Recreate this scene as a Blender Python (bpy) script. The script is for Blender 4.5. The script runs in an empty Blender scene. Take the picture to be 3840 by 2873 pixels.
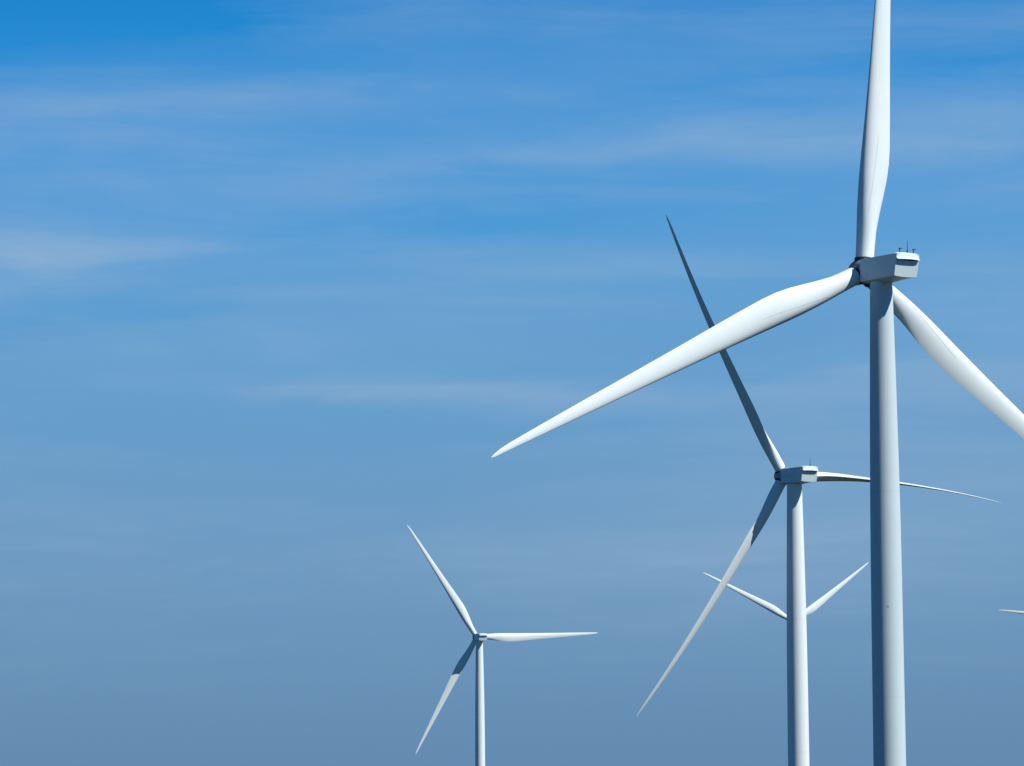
import bpy, bmesh, math
from mathutils import Matrix, Vector
R = math.radians
sc = bpy.context.scene
col = sc.collection

# ------------------------------------------------------------------ camera
CAM_Z = 36.0
PITCH = math.atan((2900 - 1436.5) / 14000)
ROLL = 0.0075
rt, up, fw = Vector((1, 0, 0)), Vector((0, -math.sin(PITCH), math.cos(PITCH))), Vector((0, math.cos(PITCH), math.sin(PITCH)))
cr = rt * math.cos(ROLL) - up * math.sin(ROLL)
cu = up * math.cos(ROLL) + rt * math.sin(ROLL)
cd = bpy.data.cameras.new('camera')
cd.sensor_width = 36
cd.lens = 36 * 14000 / 3840
cd.clip_start = 0.5
cd.clip_end = 40000
cam = bpy.data.objects.new('camera', cd)
cam.matrix_world = Matrix(((cr.x, cu.x, -fw.x, 0), (cr.y, cu.y, -fw.y, 0), (cr.z, cu.z, -fw.z, CAM_Z), (0, 0, 0, 1)))
col.objects.link(cam)
sc.camera = cam

# ------------------------------------------------------------------ light
SUN_AZ, SUN_EL = R(64), R(47)           # azimuth measured from "towards the camera" (-Y) to the right (+X)
sun_dir = Vector((math.sin(SUN_AZ) * math.cos(SUN_EL), -math.cos(SUN_AZ) * math.cos(SUN_EL), math.sin(SUN_EL)))
ld = bpy.data.lights.new('sun', 'SUN')
ld.energy = 4.85
ld.angle = R(0.53)
ld.color = (1.0, 0.997, 0.985)
sun = bpy.data.objects.new('sun', ld)
sun.rotation_euler = sun_dir.to_track_quat('Z', 'Y').to_euler()
sun.location = (200, -200, 300)
col.objects.link(sun)
sc.view_settings.view_transform = 'Standard'
sc.view_settings.look = 'None'
sc.view_settings.gamma = 1
sc.view_settings.exposure = 0
sc.view_settings.use_curve_mapping = False

# ------------------------------------------------------------------ sky
world = bpy.data.worlds.new('World')
sc.world = world
world.use_nodes = True
nt = world.node_tree
nt.nodes.clear()
N, L = nt.nodes, nt.links


def math_(op, a, b=None, c=None, clamp=False):
    n = N.new('ShaderNodeMath')
    n.operation = op
    n.use_clamp = clamp
    for i, v in enumerate((a, b, c)):
        if v is None:
            continue
        if isinstance(v, (int, float)):
            n.inputs[i].default_value = v
        else:
            L.new(v, n.inputs[i])
    return n.outputs[0]


def mixc(fac, a, b, mode='MIX'):
    n = N.new('ShaderNodeMix')
    n.data_type = 'RGBA'
    n.blend_type = mode
    n.clamp_factor = True
    for s, v in ((n.inputs[0], fac), (n.inputs[6], a), (n.inputs[7], b)):
        if isinstance(v, (int, float)):
            s.default_value = v
        elif isinstance(v, tuple):
            s.default_value = (*v, 1)
        else:
            L.new(v, s)
    return n.outputs[2]


tc = N.new('ShaderNodeTexCoord')
sep = N.new('ShaderNodeSeparateXYZ')
L.new(tc.outputs['Generated'], sep.inputs[0])
dx, dy, dz = sep.outputs
hor = math_('SQRT', math_('ADD', math_('MULTIPLY', dx, dx), math_('MULTIPLY', dy, dy)))
el = math_('ARCTAN2', dz, hor)          # elevation above the horizon
az = math_('ARCTAN2', dx, dy)           # compass bearing, 0 = +Y
# clear-air colour by elevation
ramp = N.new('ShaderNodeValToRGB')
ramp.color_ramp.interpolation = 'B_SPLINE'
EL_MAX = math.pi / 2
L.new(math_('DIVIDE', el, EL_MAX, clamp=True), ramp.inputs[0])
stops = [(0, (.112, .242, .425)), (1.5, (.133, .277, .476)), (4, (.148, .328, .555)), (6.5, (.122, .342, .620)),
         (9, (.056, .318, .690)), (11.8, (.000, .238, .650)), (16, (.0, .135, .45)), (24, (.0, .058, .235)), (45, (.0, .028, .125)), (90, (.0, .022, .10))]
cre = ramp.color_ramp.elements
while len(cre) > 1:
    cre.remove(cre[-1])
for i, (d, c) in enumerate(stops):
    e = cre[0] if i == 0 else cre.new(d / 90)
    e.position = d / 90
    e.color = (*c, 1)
sky = N.new('ShaderNodeTexSky')
sky.sky_type = 'NISHITA'
sky.sun_disc = False
sky.sun_elevation = SUN_EL
sky.sun_rotation = math.pi - SUN_AZ
sky.ozone_density = 4
sky.air_density = 1
sky.dust_density = 0.3
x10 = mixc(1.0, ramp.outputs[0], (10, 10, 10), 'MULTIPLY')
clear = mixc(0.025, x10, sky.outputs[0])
# thin streaky cirrus, laid out over the dome by bearing and elevation
comb = N.new('ShaderNodeCombineXYZ')
L.new(az, comb.inputs[0]); L.new(el, comb.inputs[1])


def noise(sx, sy, scale, detail, rough, dist=0.0, rot=0.0, off=0.0):
    mp = N.new('ShaderNodeMapping')
    mp.inputs['Scale'].default_value = (sx, sy, 1)
    mp.inputs['Rotation'].default_value = (0, 0, rot)
    mp.inputs['Location'].default_value = (off, off * .7, off)
    L.new(comb.outputs[0], mp.inputs[0])
    n = N.new('ShaderNodeTexNoise')
    n.inputs['Scale'].default_value = scale
    n.inputs['Detail'].default_value = detail
    n.inputs['Roughness'].default_value = rough
    n.inputs['Distortion'].default_value = dist
    L.new(mp.outputs[0], n.inputs['Vector'])
    return n.outputs[0]


warp1 = math_('MULTIPLY', math_('SUBTRACT', noise(9, 26, 1, 6, .6, .3), .5), .026)
warp2 = math_('MULTIPLY', math_('SUBTRACT', noise(7, 20, 1, 4, .6, .3, 0, 7.3), .5), .16)
azw, elw = math_('ADD', az, warp2), math_('ADD', el, warp1)


def wisp(X, Y, rx, ry, amp, tilt=0.0, pw=1.0):
    """one soft streak; X, Y, rx, ry in thousandths of the view's width"""
    a0 = math.atan((X * 3840 / 1000 - 1920) / 14000)
    e0 = PITCH + math.atan((1436.5 - Y * 3840 / 1000) / 14000)
    k = 3.84 / 14000
    ua, ue = math_('SUBTRACT', azw, a0), math_('SUBTRACT', elw, e0)
    ue = math_('SUBTRACT', ue, math_('MULTIPLY', ua, tilt))
    q = math_('ADD', math_('POWER', math_('DIVIDE', math_('ABSOLUTE', ua), rx * k), 2), math_('POWER', math_('DIVIDE', math_('ABSOLUTE', ue), ry * k), 2))
    return math_('MULTIPLY', math_('POWER', 2.71828, math_('MULTIPLY', q, -1)), amp)


W = [(30, 256, 120, 30, .22, .06), (60, 240, 150, 16, .18, .02), (12, 262, 105, 20, 0.40, 0.1), (25, 250, 135, 34, .26, .02), (40, 232, 170, 20, 0.3, 0), (175, 246, 60, 8.05, 0.176, -0.02), (100, 108, 330, 29.7, 0.302, -0.02), (90, 150, 260, 35.1, 0.288, 0.02), (150, 185, 210, 27, 0.173, 0.02),
     (330, 90, 190, 29.7, 0.187, 0.12), (440, 160, 130, 12.2, 0.187, 0.04), (540, 152, 170, 18.9, 0.216, 0.05), (700, 138, 240, 32, .25, .05), (800, 150, 140, 18.9, 0.173, 0),
     (350, 377, 210, 12, .46, -.015), (500, 384, 200, 9.2, 0.176, -0.02), (620, 392, 170, 16.1, 0.24, 0), (450, 290, 300, 41.4, 0.272, 0.03), (350, 335, 240, 25.3, 0.176, 0), (640, 265, 120, 16.1, 0.144, 0.06),
     (890, 380, 150, 32.2, 0.288, 0.03), (970, 300, 100, 57.5, 0.32, 0), (990, 20, 110, 21.6, 0.302, 0.05), (985, 110, 90, 27, 0.302, 0.06), (880, 160, 120, 29.7, 0.187, 0), (960, 200, 120, 20, 0.2, 0),
     (720, 42, 210, 29.7, 0.259, 0.03), (480, 28, 200, 21.6, 0.144, 0.06), (560, 75, 220, 18.9, 0.144, 0.08), (880, 480, 240, 60, .30, 0), (700, 560, 320, 60, .22, 0), (480, 540, 320, 57.5, 0.096, 0), (880, 560, 180, 57.5, 0.144, 0),
     (0, 0, 190, 40, -0.9, 0.1), (960, 78, 70, 12, -0.15, 0), (540, 212, 150, 14, -0.25, -0.02), (90, 300, 120, 14, -0.2, 0.05)]
tot = None
for w in W:
    g = wisp(*w)
    tot = g if tot is None else math_('ADD', tot, g)
streak = noise(9, 75, 1, 6, .58, .6, R(2), 3.1)
fine = noise(24, 230, 1, 6, .62, .8, R(3), 11.7)
tex = math_('ADD', math_('ADD', math_('MULTIPLY', streak, .75), math_('MULTIPLY', fine, .26)), .02)
cover = math_('MULTIPLY', math_('MULTIPLY', tot, tex), .86)
lowfade = math_('MULTIPLY', math_('SUBTRACT', el, R(.5)), 1 / R(2.5), clamp=True)
veil = math_('MULTIPLY', math_('ADD', wisp(480, 130, 620, 150, .11), wisp(1000, 330, 260, 260, .10)), math_('ADD', streak, .4))
drift = math_('MULTIPLY', math_('MAXIMUM', math_('SUBTRACT', streak, .44), 0), .45)
highfade = math_('SUBTRACT', 1, math_('MULTIPLY', math_('SUBTRACT', el, R(13)), 1 / R(20), clamp=True))
cover = math_('MULTIPLY', math_('MULTIPLY', math_('ADD', math_('ADD', cover, veil), drift), lowfade), highfade, clamp=True)
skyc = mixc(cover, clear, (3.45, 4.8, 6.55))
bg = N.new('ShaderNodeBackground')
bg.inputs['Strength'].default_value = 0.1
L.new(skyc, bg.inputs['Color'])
wo = N.new('ShaderNodeOutputWorld')
L.new(bg.outputs[0], wo.inputs['Surface'])


# ------------------------------------------------------------------ materials
def material(name, base, rough=.45, spec=.4, streaks=.0, grime=.0, seams=(), spot=None):
    m = bpy.data.materials.new(name)
    m.use_nodes = True
    t = m.node_tree
    b = t.nodes['Principled BSDF']
    b.inputs['Roughness'].default_value = rough
    b.inputs['Specular IOR Level'].default_value = spec
    b.inputs['Base Color'].default_value = (*base, 1)
    if streaks or grime:
        c = t.nodes.new('ShaderNodeTexCoord')
        mp = t.nodes.new('ShaderNodeMapping')
        mp.inputs['Scale'].default_value = (2.2, 2.2, .10)
        t.links.new(c.outputs['Object'], mp.inputs[0])
        n1 = t.nodes.new('ShaderNodeTexNoise')
        n1.inputs['Scale'].default_value = 1.2
        n1.inputs['Detail'].default_value = 6
        n1.inputs['Roughness'].default_value = .6
        t.links.new(mp.outputs[0], n1.inputs['Vector'])
        n2 = t.nodes.new('ShaderNodeTexNoise')
        n2.inputs['Scale'].default_value = .35
        n2.inputs['Detail'].default_value = 5
        t.links.new(c.outputs['Object'], n2.inputs['Vector'])
        r1 = t.nodes.new('ShaderNodeMapRange')
        r1.inputs['From Min'].default_value = .52
        r1.inputs['From Max'].default_value = .80
        r1.inputs['To Max'].default_value = streaks
        t.links.new(n1.outputs[0], r1.inputs[0])
        r2 = t.nodes.new('ShaderNodeMapRange')
        r2.inputs['From Min'].default_value = .40
        r2.inputs['From Max'].default_value = .75
        r2.inputs['To Max'].default_value = grime
        t.links.new(n2.outputs[0], r2.inputs[0])
        ad = t.nodes.new('ShaderNodeMath')
        ad.use_clamp = True
        t.links.new(r1.outputs[0], ad.inputs[0])
        t.links.new(r2.outputs[0], ad.inputs[1])
        mx = t.nodes.new('ShaderNodeMix')
        mx.data_type = 'RGBA'
        mx.inputs[6].default_value = (*base, 1)
        mx.inputs[7].default_value = (base[0] * .55, base[1] * .56, base[2] * .55, 1)
        t.links.new(mx.outputs[2], b.inputs['Base Color'])
        fac = ad.outputs[0]

        def m2(op, a, b_):
            q = t.nodes.new('ShaderNodeMath')
            q.operation = op
            for i_, v_ in enumerate((a, b_)):
                if isinstance(v_, (int, float)):
                    q.inputs[i_].default_value = v_
                else:
                    t.links.new(v_, q.inputs[i_])
            return q.outputs[0]
        if seams:                       # bolted joints between tower sections
            sx = t.nodes.new('ShaderNodeSeparateXYZ')
            t.links.new(c.outputs['Object'], sx.inputs[0])
            for z_ in seams:
                d_ = m2('ABSOLUTE', m2('ADD', sx.outputs[2], z_), 0)
                fac = m2('ADD', fac, m2('MULTIPLY', m2('LESS_THAN', d_, .05), .22))
        if spot:                        # one small rust mark
            vm = t.nodes.new('ShaderNodeVectorMath')
            vm.operation = 'DISTANCE'
            t.links.new(c.outputs['Object'], vm.inputs[0])
            vm.inputs[1].default_value = spot
            fac = m2('ADD', fac, m2('LESS_THAN', vm.outputs['Value'], .16))
        t.links.new(fac, mx.inputs[0])
        r3 = t.nodes.new('ShaderNodeMapRange')
        r3.inputs['To Min'].default_value = rough - .06
        r3.inputs['To Max'].default_value = rough + .12
        t.links.new(n2.outputs[0], r3.inputs[0])
        t.links.new(r3.outputs[0], b.inputs['Roughness'])
    return m


M_TOWER_GREY = material('near_tower_grey', (.61, .715, .73), .5, .18, .06, .06, (26.4, 52.0, 77.0), (-1.12, -1.62, -40.8))  # nearest tower only: base colour darker and greyer than the other towers
M_TOWER = material('white_tower_paint', (.82, .88, .865), .5, .18, .06, .06, (26.4, 52.0, 77.0))
M_BLADE = material('white_gelcoat', (.82, .89, .875), .42, .25, .04, .06)
M_NACELLE = material('white_nacelle_shell', (.69, .81, .83), .5, .2, .08, .10)
M_HUB = material('hub_shell', (.34, .38, .41), .5, .25, .1, .1)
M_COLLAR = material('dark_root_seal', (.05, .055, .06), .6, .3)
M_DARK = material('dark_metal', (.045, .06, .075), .5, .4)
M_STRIP = material('grey_edge_strip', (.64, .70, .70), .6, .2)
M_HOOD_STRIP = material('near_black_strip', (.03, .036, .042), .8, .1)
M_CONC = material('foundation_concrete', (.36, .35, .33), .9, .2, 0, .4)

gm = bpy.data.materials.new('field_grass')
gm.use_nodes = True
t = gm.node_tree
b = t.nodes['Principled BSDF']
b.inputs['Roughness'].default_value = .95
b.inputs['Specular IOR Level'].default_value = .1
c = t.nodes.new('ShaderNodeTexCoord')
v = t.nodes.new('ShaderNodeTexVoronoi')
v.inputs['Scale'].default_value = .0045
t.links.new(c.outputs['Object'], v.inputs['Vector'])
n = t.nodes.new('ShaderNodeTexNoise')
n.inputs['Scale'].default_value = .6
n.inputs['Detail'].default_value = 8
t.links.new(c.outputs['Object'], n.inputs['Vector'])
rp = t.nodes.new('ShaderNodeValToRGB')
rp.color_ramp.elements[0].color = (.008, .015, .008, 1)
rp.color_ramp.elements[1].color = (.020, .025, .014, 1)
sp = t.nodes.new('ShaderNodeSeparateColor')
t.links.new(v.outputs['Color'], sp.inputs[0])
av = t.nodes.new('ShaderNodeMath')
av.operation = 'MULTIPLY_ADD'
av.inputs[1].default_value = .6
t.links.new(sp.outputs[0], av.inputs[0])
sc2 = t.nodes.new('ShaderNodeMath')
sc2.operation = 'MULTIPLY'
sc2.inputs[1].default_value = .4
t.links.new(n.outputs[0], sc2.inputs[0])
t.links.new(sc2.outputs[0], av.inputs[2])
t.links.new(av.outputs[0], rp.inputs[0])
t.links.new(rp.outputs[0], b.inputs['Base Color'])


# ------------------------------------------------------------------ helpers
def link(name, me, mat, parent=None, matrix=None):
    o = bpy.data.objects.new(name, me)
    col.objects.link(o)
    if mat and not me.materials:
        me.materials.append(mat)
    if parent:
        o.parent = parent
    if matrix is not None:
        o.matrix_basis = matrix
    return o


def to_mesh(bm, name, sharp=32):
    bmesh.ops.recalc_face_normals(bm, faces=bm.faces[:])
    me = bpy.data.meshes.new(name)
    bm.to_mesh(me)
    bm.free()
    for p in me.polygons:
        p.use_smooth = True
    if sharp:
        me.set_sharp_from_angle(angle=R(sharp))
    return me


def loft(bm, rings, cap=True):
    vs = [[bm.verts.new(p) for p in r] for r in rings]
    k = len(rings[0])
    for a, b_ in zip(vs, vs[1:]):
        for i in range(k):
            bm.faces.new((a[i], a[(i + 1) % k], b_[(i + 1) % k], b_[i]))
    if cap:
        bm.faces.new(vs[0][::-1])
        bm.faces.new(vs[-1])
    return vs


def tube(bm, p0, p1, r0, r1, n=10):
    p0, p1 = Vector(p0), Vector(p1)
    d = (p1 - p0).normalized()
    a = d.orthogonal().normalized()
    c_ = d.cross(a)
    loft(bm, [[p + (a * math.cos(2 * math.pi * i / n) + c_ * math.sin(2 * math.pi * i / n)) * r for i in range(n)] for p, r in ((p0, r0), (p1, r1))])


def interp(tab, x):
    for (x0, *a), (x1, *b_) in zip(tab, tab[1:]):
        if x <= x1:
            f = (x - x0) / (x1 - x0)
            return [p + (q - p) * f for p, q in zip(a, b_)]
    return tab[-1][1:]


def smooth(a, b_, x):
    t_ = min(1, max(0, (x - a) / (b_ - a)))
    return t_ * t_ * (3 - 2 * t_)


# ------------------------------------------------------------------ ground
def ground_z(x, y):
    d0 = math.hypot(x, y + 10)
    z = 34.3 * math.exp(-(d0 / 110) ** 2)                       # the rise the camera stands on
    z += 20 * smooth(1620, 1860, y) * (1 - smooth(2600, 4200, y)) * (1 - smooth(1500, 3000, abs(x)))   # far low ridge
    z += 1.2 * math.sin(x / 210 + 1) * math.cos(y / 260) * smooth(300, 700, d0)
    return z


bm = bmesh.new()
radii = [0, 15, 30, 45, 60, 80, 100, 125, 150, 180, 220, 270, 330] + [400 + 70 * i for i in range(34)] + [2900, 3300, 3800, 4500, 5500, 7000, 9000]
SEG = 120
prev = None
c0 = bm.verts.new((0, 0, ground_z(0, 0)))
for r_ in radii[1:]:
    ring = [bm.verts.new((r_ * math.cos(2 * math.pi * i / SEG), r_ * math.sin(2 * math.pi * i / SEG), ground_z(r_ * math.cos(2 * math.pi * i / SEG), r_ * math.sin(2 * math.pi * i / SEG)))) for i in range(SEG)]
    for i in range(SEG):
        j = (i + 1) % SEG
        if prev is None:
            bm.faces.new((c0, ring[i], ring[j]))
        else:
            bm.faces.new((prev[i], ring[i], ring[j], prev[j]))
    prev = ring
g = link('ground', to_mesh(bm, 'ground', 0), gm)
g['kind'] = 'structure'

# ------------------------------------------------------------------ wind turbine
ROT = 56.0            # blade tip radius
HUB_Y = 3.55          # hub centre ahead of the tower axis
TILT = R(1.0)
#        r/R   chord  t/c   twist  pitch-axis
BL = [(.024, 2.16, 1.00, 14, .50), (.05, 2.18, 1.00, 14, .50), (.085, 2.34, .95, 14, .49), (.12, 2.74, .80, 14, .45), (.16, 3.20, .62, 13.5, .40), (.20, 3.58, .50, 12.5, .36),
      (.235, 3.72, .43, 11, .335), (.27, 3.68, .38, 9.8, .32), (.33, 3.40, .32, 8, .31), (.42, 2.95, .27, 6, .30), (.5, 2.58, .25, 4.5, .30),
      (.6, 2.15, .22, 3, .29), (.7, 1.76, .205, 1.8, .28), (.8, 1.38, .19, .8, .27), (.9, .98, .18, 0, .26), (.95, .76, .18, -.4, .26), (.975, .58, .18, -.5, .28), (.99, .38, .18, -.5, .36), (.998, .18, .2, -.5, .46), (1., .05, .3, -.5, .5)]


def section(rr, n=52):
    ch, tc_, tw, ax = interp(BL, rr)
    w = smooth(.055, .20, rr)
    pts = []
    for i in range(n):
        a = 2 * math.pi * i / n
        x = .5 - .5 * math.cos(a)
        s = 1 if a <= math.pi else -1
        circ = .5 * math.sin(a) * tc_
        foil = s * 5 * tc_ * (.2969 * math.sqrt(x) - .126 * x - .3516 * x * x + .2843 * x ** 3 - .1036 * x ** 4) - .035 * 4 * x * (1 - x)
        if s > 0:
            foil *= .86
        pts.append(((ax - x) * ch, (circ * (1 - w) + foil * w) * ch))
    return pts, R(tw)


def place(p, tw, rr, bend):
    la, pb = p                                   # towards leading edge, towards pressure (upwind) side
    c_, s_ = math.cos(tw), math.sin(tw)
    # leading edge is -X, upwind is +Y; twist turns the leading edge upwind
    x = -la * c_ + pb * s_
    y = la * s_ + pb * c_
    return Vector((x, y + bend * rr ** 2.2, rr * ROT))


def blade_mesh(bend):
    bm = bmesh.new()
    st = [.024 + .0 * i for i in range(1)] + [.04, .055, .07] + [.085 + .0125 * i for i in range(20)] + [.34 + .02 * i for i in range(30)] + [.95, .96, .97, .978, .985, .99, .994, .997, .999, 1.0]
    rings = []
    for rr in st:
        pts, tw = section(rr)
        rings.append([place(p, tw, rr, bend) for p in pts])
    loft(bm, rings)
    return to_mesh(bm, 'blade', 60)


def strip_mesh(bend, x0, x1, r0, r1, width):
    bm = bmesh.new()
    rows = []
    for k in range(25):
        f = k / 24
        rr = r0 + (r1 - r0) * f
        pts, tw = section(rr, 200)
        xx = x0 + (x1 - x0) * f
        ch, tc_, _, ax = interp(BL, rr)
        row = []
        for e in (-.5, .5):
            tgt = (ax - xx) * ch + e * width
            q = min(pts[100:], key=lambda p: abs(p[0] - tgt))
            for lift in (-.01, .010):
                row.append(place((tgt, q[1] - lift), tw, rr, bend))
        rows.append([row[0], row[1], row[3], row[2]])
    loft(bm, rows)
    return to_mesh(bm, 'edge_strip', 40)


def tower_mesh(h, k):
    bm = bmesh.new()
    prof = [(0, 1.38), (1.2, 1.40), (8, 1.53), (14, 1.64), (20, 1.735), (25, 1.805), (30, 1.86), (36, 1.90), (44, 1.935), (56, 1.975), (75, 2.05), (h, 2.14)]
    n = 96
    rings = []
    zs = []
    for z_ in sorted({0, .25, 1, 2} | {2 + 2.0 * i for i in range(1, int((h - 2) / 2))} | {h}):
        zs.append((z_, 0))
    for z_, d in sorted(zs):
        r_ = interp(prof, z_)[0] * k + d
        rings.append([Vector((r_ * math.cos(2 * math.pi * i / n), r_ * math.sin(2 * math.pi * i / n), -z_)) for i in range(n)])
    loft(bm, rings)
    return to_mesh(bm, 'tower', 40)


def nacelle_mesh():
    bm = bmesh.new()

    def ring(y, hw, top, side, keel, lean=0.0):
        sag = lambda f: keel + (side - keel) * abs(f) ** 2.6
        P = [(-hw, top), (-hw * .55, top + .045), (0, top + .06), (hw * .55, top + .045), (hw, top), (hw * 1.015, .1), (hw, side)] + [(hw * f, sag(f)) for f in (.88, .72, .5, .25, 0, -.25, -.5, -.72, -.88)] + [(-hw, side), (-hw * 1.015, .1)]
        return [Vector((x, y + lean * (z_ - top) / (keel - top), z_)) for x, z_ in P]
    loft(bm, [ring(2.16, 1.64, 1.24, -1.46, -1.60), ring(2.02, 1.73, 1.29, -1.52, -1.70), ring(1.2, 1.75, 1.30, -1.52, -1.82), ring(-1.3, 1.77, 1.31, -1.47, -1.86), ring(-2.4, 1.775, 1.32, -1.44, -1.76),
              ring(-4.2, 1.77, 1.32, -1.42, -1.60, .30), ring(-5.60, 1.76, 1.32, -1.41, -1.53, .58)])
    ed = [e for e in bm.edges if len(e.link_faces) == 2 and e.calc_face_angle(0) > R(32)]
    bmesh.ops.bevel(bm, geom=ed, offset=.13, segments=5, profile=.6, affect='EDGES', clamp_overlap=True)
    return to_mesh(bm, 'nacelle', 28)


def hood_mesh():
    bm = bmesh.new()
    prof = [(y + .27 + .26 * smooth(-5.4, -5.9, y), z_ - .15 + .10 * smooth(1.2, .6, z_)) for y, z_ in ((-4.75, 1.40), (-4.80, 1.535), (-5.2, 1.60), (-5.75, 1.60), (-5.98, 1.53), (-6.07, 1.40), (-6.10, 1.15), (-6.12, .93), (-6.20, .78), (-6.32, .66), (-6.33, .60), (-6.22, .61), (-6.05, .72), (-5.80, .84), (-5.60, .86))]
    rings = []
    for i in range(25):
        x = -1.76 + 3.52 * i / 24
        q = 1 - (x / 1.76) ** 2
        e = 1 - smooth(.88, 1.0, abs(x) / 1.76)
        rings.append([Vector((x, y - (.10 * q + .05 * e - .05) * (1 if y < -5.4 else 0), z_ + .07 * q - (1 - e) * (.10 if z_ > 1.30 else 0) + (1 - e) * (.05 if z_ < .7 else 0))) for y, z_ in prof])
    loft(bm, rings)
    return to_mesh(bm, 'rear_hood', 35)


def hood_strip_mesh():  # dark strip across the rear face, just below the hood
    bm = bmesh.new()
    P = [(-1.6, .50), (1.6, .50), (1.6, .80), (-1.6, .80)]

    def rear_y(z_):
        return -5.60 + .58 * (z_ - 1.32) / (-1.53 - 1.32)
    loft(bm, [[Vector((x, rear_y(z_) - .012, z_)) for x, z_ in P], [Vector((x, rear_y(z_) + .05, z_)) for x, z_ in P]])
    return to_mesh(bm, 'under_hood_strip')


def hatch_mesh():
    bm = bmesh.new()
    for y0, y1, h_, w_ in ((-2.9, -1.9, .16, .5),):
        loft(bm, [[Vector((x * s_, y * 1.0, z_)) for x, y in ((-w_, y0), (w_, y0), (w_, y1), (-w_, y1))] for z_, s_ in ((1.33, 1), (1.38 + h_, .9))])
    bmesh.ops.bevel(bm, geom=bm.edges[:], offset=.03, segments=2, affect='EDGES')
    return to_mesh(bm, 'roof_hatch')


def oval_mesh():  # small raised oval on the left side, paler than the shell
    bm = bmesh.new()
    n = 28
    rings = []
    for d, s_ in ((0, 1), (.05, .97), (.09, .8), (.10, .4)):
        rings.append([Vector((-1.755 - d, .92 + .38 * s_ * math.cos(2 * math.pi * i / n), -.84 + .22 * s_ * math.sin(2 * math.pi * i / n))) for i in range(n)])
    loft(bm, rings)
    return to_mesh(bm, 'side_oval')


def mast_mesh():
    bm = bmesh.new()
    tube(bm, (0, 0, -.05), (0, 0, .42), .075, .05)
    tube(bm, (0, 0, .42), (0, 0, 1.5), .042, .026)
    for a in range(3):
        q = 2 * math.pi * a / 3 + .3
        tube(bm, (.17 * math.cos(q), .17 * math.sin(q), -.05), (0, 0, .38), .035, .03)
    return to_mesh(bm, 'antenna_mast')


def sensor_mesh():
    bm = bmesh.new()
    tube(bm, (0, 0, -.05), (0, 0, .48), .07, .06)
    tube(bm, (-.12, 0, .50), (.16, 0, .53), .085, .06)
    tube(bm, (0, 0, .40), (0, 0, .56), .07, .085)
    loft(bm, [[Vector((x, y, z_)) for x, z_ in ((.12, .46), (.30, .44), (.30, .62), (.12, .58))] for y in (-.015, .015)])
    return to_mesh(bm, 'wind_sensor')


def hub_mesh():
    bm = bmesh.new()
    n = 64
    prof = [(-1.42, 1.25), (-1.38, 1.5), (-1.1, 1.62), (-.5, 1.68), (.2, 1.68), (.9, 1.60), (1.45, 1.42), (1.9, 1.14), (2.2, .82), (2.4, .48), (2.5, .2), (2.52, .05)]
    loft(bm, [[Vector((r_ * math.cos(2 * math.pi * i / n), y, r_ * math.sin(2 * math.pi * i / n))) for i in range(n)] for y, r_ in prof])
    return to_mesh(bm, 'hub', 40)


def collar_mesh():
    bm = bmesh.new()
    n = 48
    loft(bm, [[Vector((r_ * math.cos(2 * math.pi * i / n), r_ * math.sin(2 * math.pi * i / n), z_)) for i in range(n)] for z_, r_ in ((.8, 1.16), (1.40, 1.20), (1.50, 1.19), (1.55, 1.14), (1.58, 1.07))])
    return to_mesh(bm, 'blade_seal', 35)


def foundation_mesh():
    bm = bmesh.new()
    n = 64
    loft(bm, [[Vector((r_ * math.cos(2 * math.pi * i / n), r_ * math.sin(2 * math.pi * i / n), z_)) for i in range(n)] for z_, r_ in ((-1.5, 4.2), (.25, 4.2), (.32, 4.1))])
    return to_mesh(bm, 'foundation')


ME = dict(nacelle=nacelle_mesh(), hood=hood_mesh(), hood_strip=hood_strip_mesh(), hatch=hatch_mesh(), oval=oval_mesh(), mast=mast_mesh(), sensor=sensor_mesh(), hub=hub_mesh(), collar=collar_mesh(), found=foundation_mesh())
BLADES = {}


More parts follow.
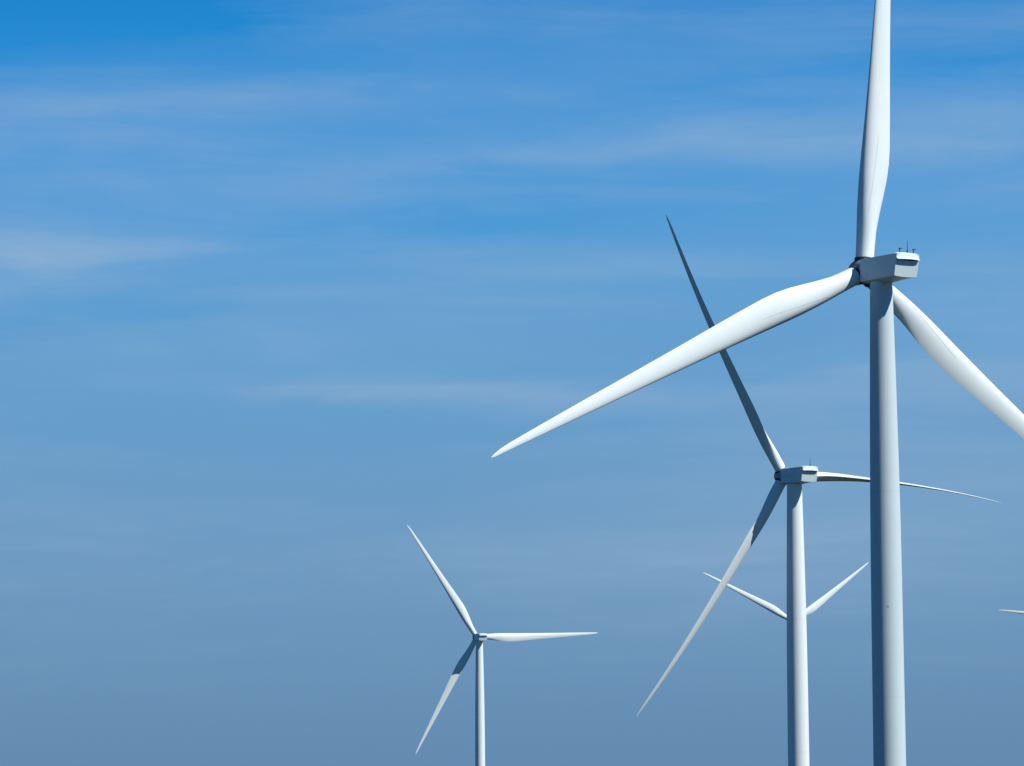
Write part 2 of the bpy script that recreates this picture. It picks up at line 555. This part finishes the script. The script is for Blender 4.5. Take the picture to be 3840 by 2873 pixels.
def turbine(x, y, z_rel, yaw, phase, cone, pitch, bend, tower_k, tower_mat, label, masts, strips, rotor_k=1.0):
    """z_rel: nacelle axis above the camera; phase: angle of the first blade, anticlockwise from the right as seen from behind"""
    gz = ground_z(x, y)
    hub_h = z_rel + CAM_Z - gz
    root = bpy.data.objects.new('wind_turbine', None)
    col.objects.link(root)
    root.location = (x, y, gz)
    root.rotation_euler = (0, 0, yaw)
    root['label'] = label
    root['category'] = 'wind turbine'
    root['group'] = 'white three-bladed turbines of the wind farm'
    link('foundation', ME['found'], M_CONC, root)
    th = hub_h - 1.70
    link('tower', tower_mesh(th, tower_k), tower_mat, root, Matrix.Translation((0, 0, th)))
    top = Matrix.Translation((0, 0, hub_h)) @ Matrix.Rotation(TILT, 4, 'X')
    nac = link('nacelle', ME['nacelle'], M_NACELLE, root, top)
    link('rear_hood', ME['hood'], M_NACELLE, nac)
    link('under_hood_strip', ME['hood_strip'], M_HOOD_STRIP, nac)
    link('roof_hatch', ME['hatch'], M_NACELLE, nac)
    link('side_oval', ME['oval'], M_BLADE, nac)
    if masts:
        link('antenna_mast', ME['mast'], M_DARK, nac, Matrix.Translation((.2, -5.2, 1.52)))
    if masts > 1:
        for sx in (-1.02, 1.12):
            link('wind_sensor', ME['sensor'], M_DARK, nac, Matrix.Translation((sx, -5.2, 1.47)) @ Matrix.Rotation(R(-20), 4, 'Z'))
    hubm = top @ Matrix.Translation((0, HUB_Y, .06))
    link('hub', ME['hub'], M_HUB, root, hubm)
    if bend not in BLADES:
        BLADES[bend] = (blade_mesh(bend), strip_mesh(bend, .33, .45, .125, .29, .07))
    bme, sme = BLADES[bend]
    for k in range(3):
        pk = pitch[k] if isinstance(pitch, tuple) else pitch
        a = math.pi / 2 - ((phase[k] if isinstance(phase, tuple) else phase) + k * 2 * math.pi / 3)
        mb = hubm @ Matrix.Rotation(a, 4, 'Y') @ Matrix.Rotation(-cone, 4, 'X') @ Matrix.Rotation(-pk, 4, 'Z') @ Matrix.Scale(rotor_k, 4)
        bl = link('blade', bme, M_BLADE, root, mb)
        link('blade_seal', ME['collar'], M_COLLAR, bl)
        if strips:
            link('edge_strip', sme, M_STRIP, bl)
    return root


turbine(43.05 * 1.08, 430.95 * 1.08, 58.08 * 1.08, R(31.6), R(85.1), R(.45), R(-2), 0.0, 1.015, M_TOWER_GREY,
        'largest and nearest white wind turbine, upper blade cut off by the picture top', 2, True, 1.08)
turbine(54.88, 725.57, 57.36, R(29.7), (R(121.0), R(120.2), R(121.0)), R(3.4), (R(88), R(32), R(81)), 4.5, 1.05, M_TOWER,
        'middle-sized white wind turbine behind the nearest one, its raised blade in dark shade', 1, False)
turbine(-14.61, 1580.0, 57.33, R(18.7), R(122.3), R(3.1), R(4), 0.5, 1.06, M_TOWER,
        'small distant white wind turbine standing alone left of the others, whole rotor visible', 0, False)
turbine(144.99, 1914.7, 76.28, R(24), R(154.1), R(3.1), R(4), 0.5, 1.06, M_TOWER,
        'far white wind turbine hidden behind the middle-sized tower, two blades showing in a V', 0, False)
turbine(305.6, 1960.0, 76.8, R(24), R(174.5), R(3.1), R(14), .5, 1.06, M_TOWER,
        'far wind turbine beyond the right edge, only one thin white blade tip showing', 0, False)
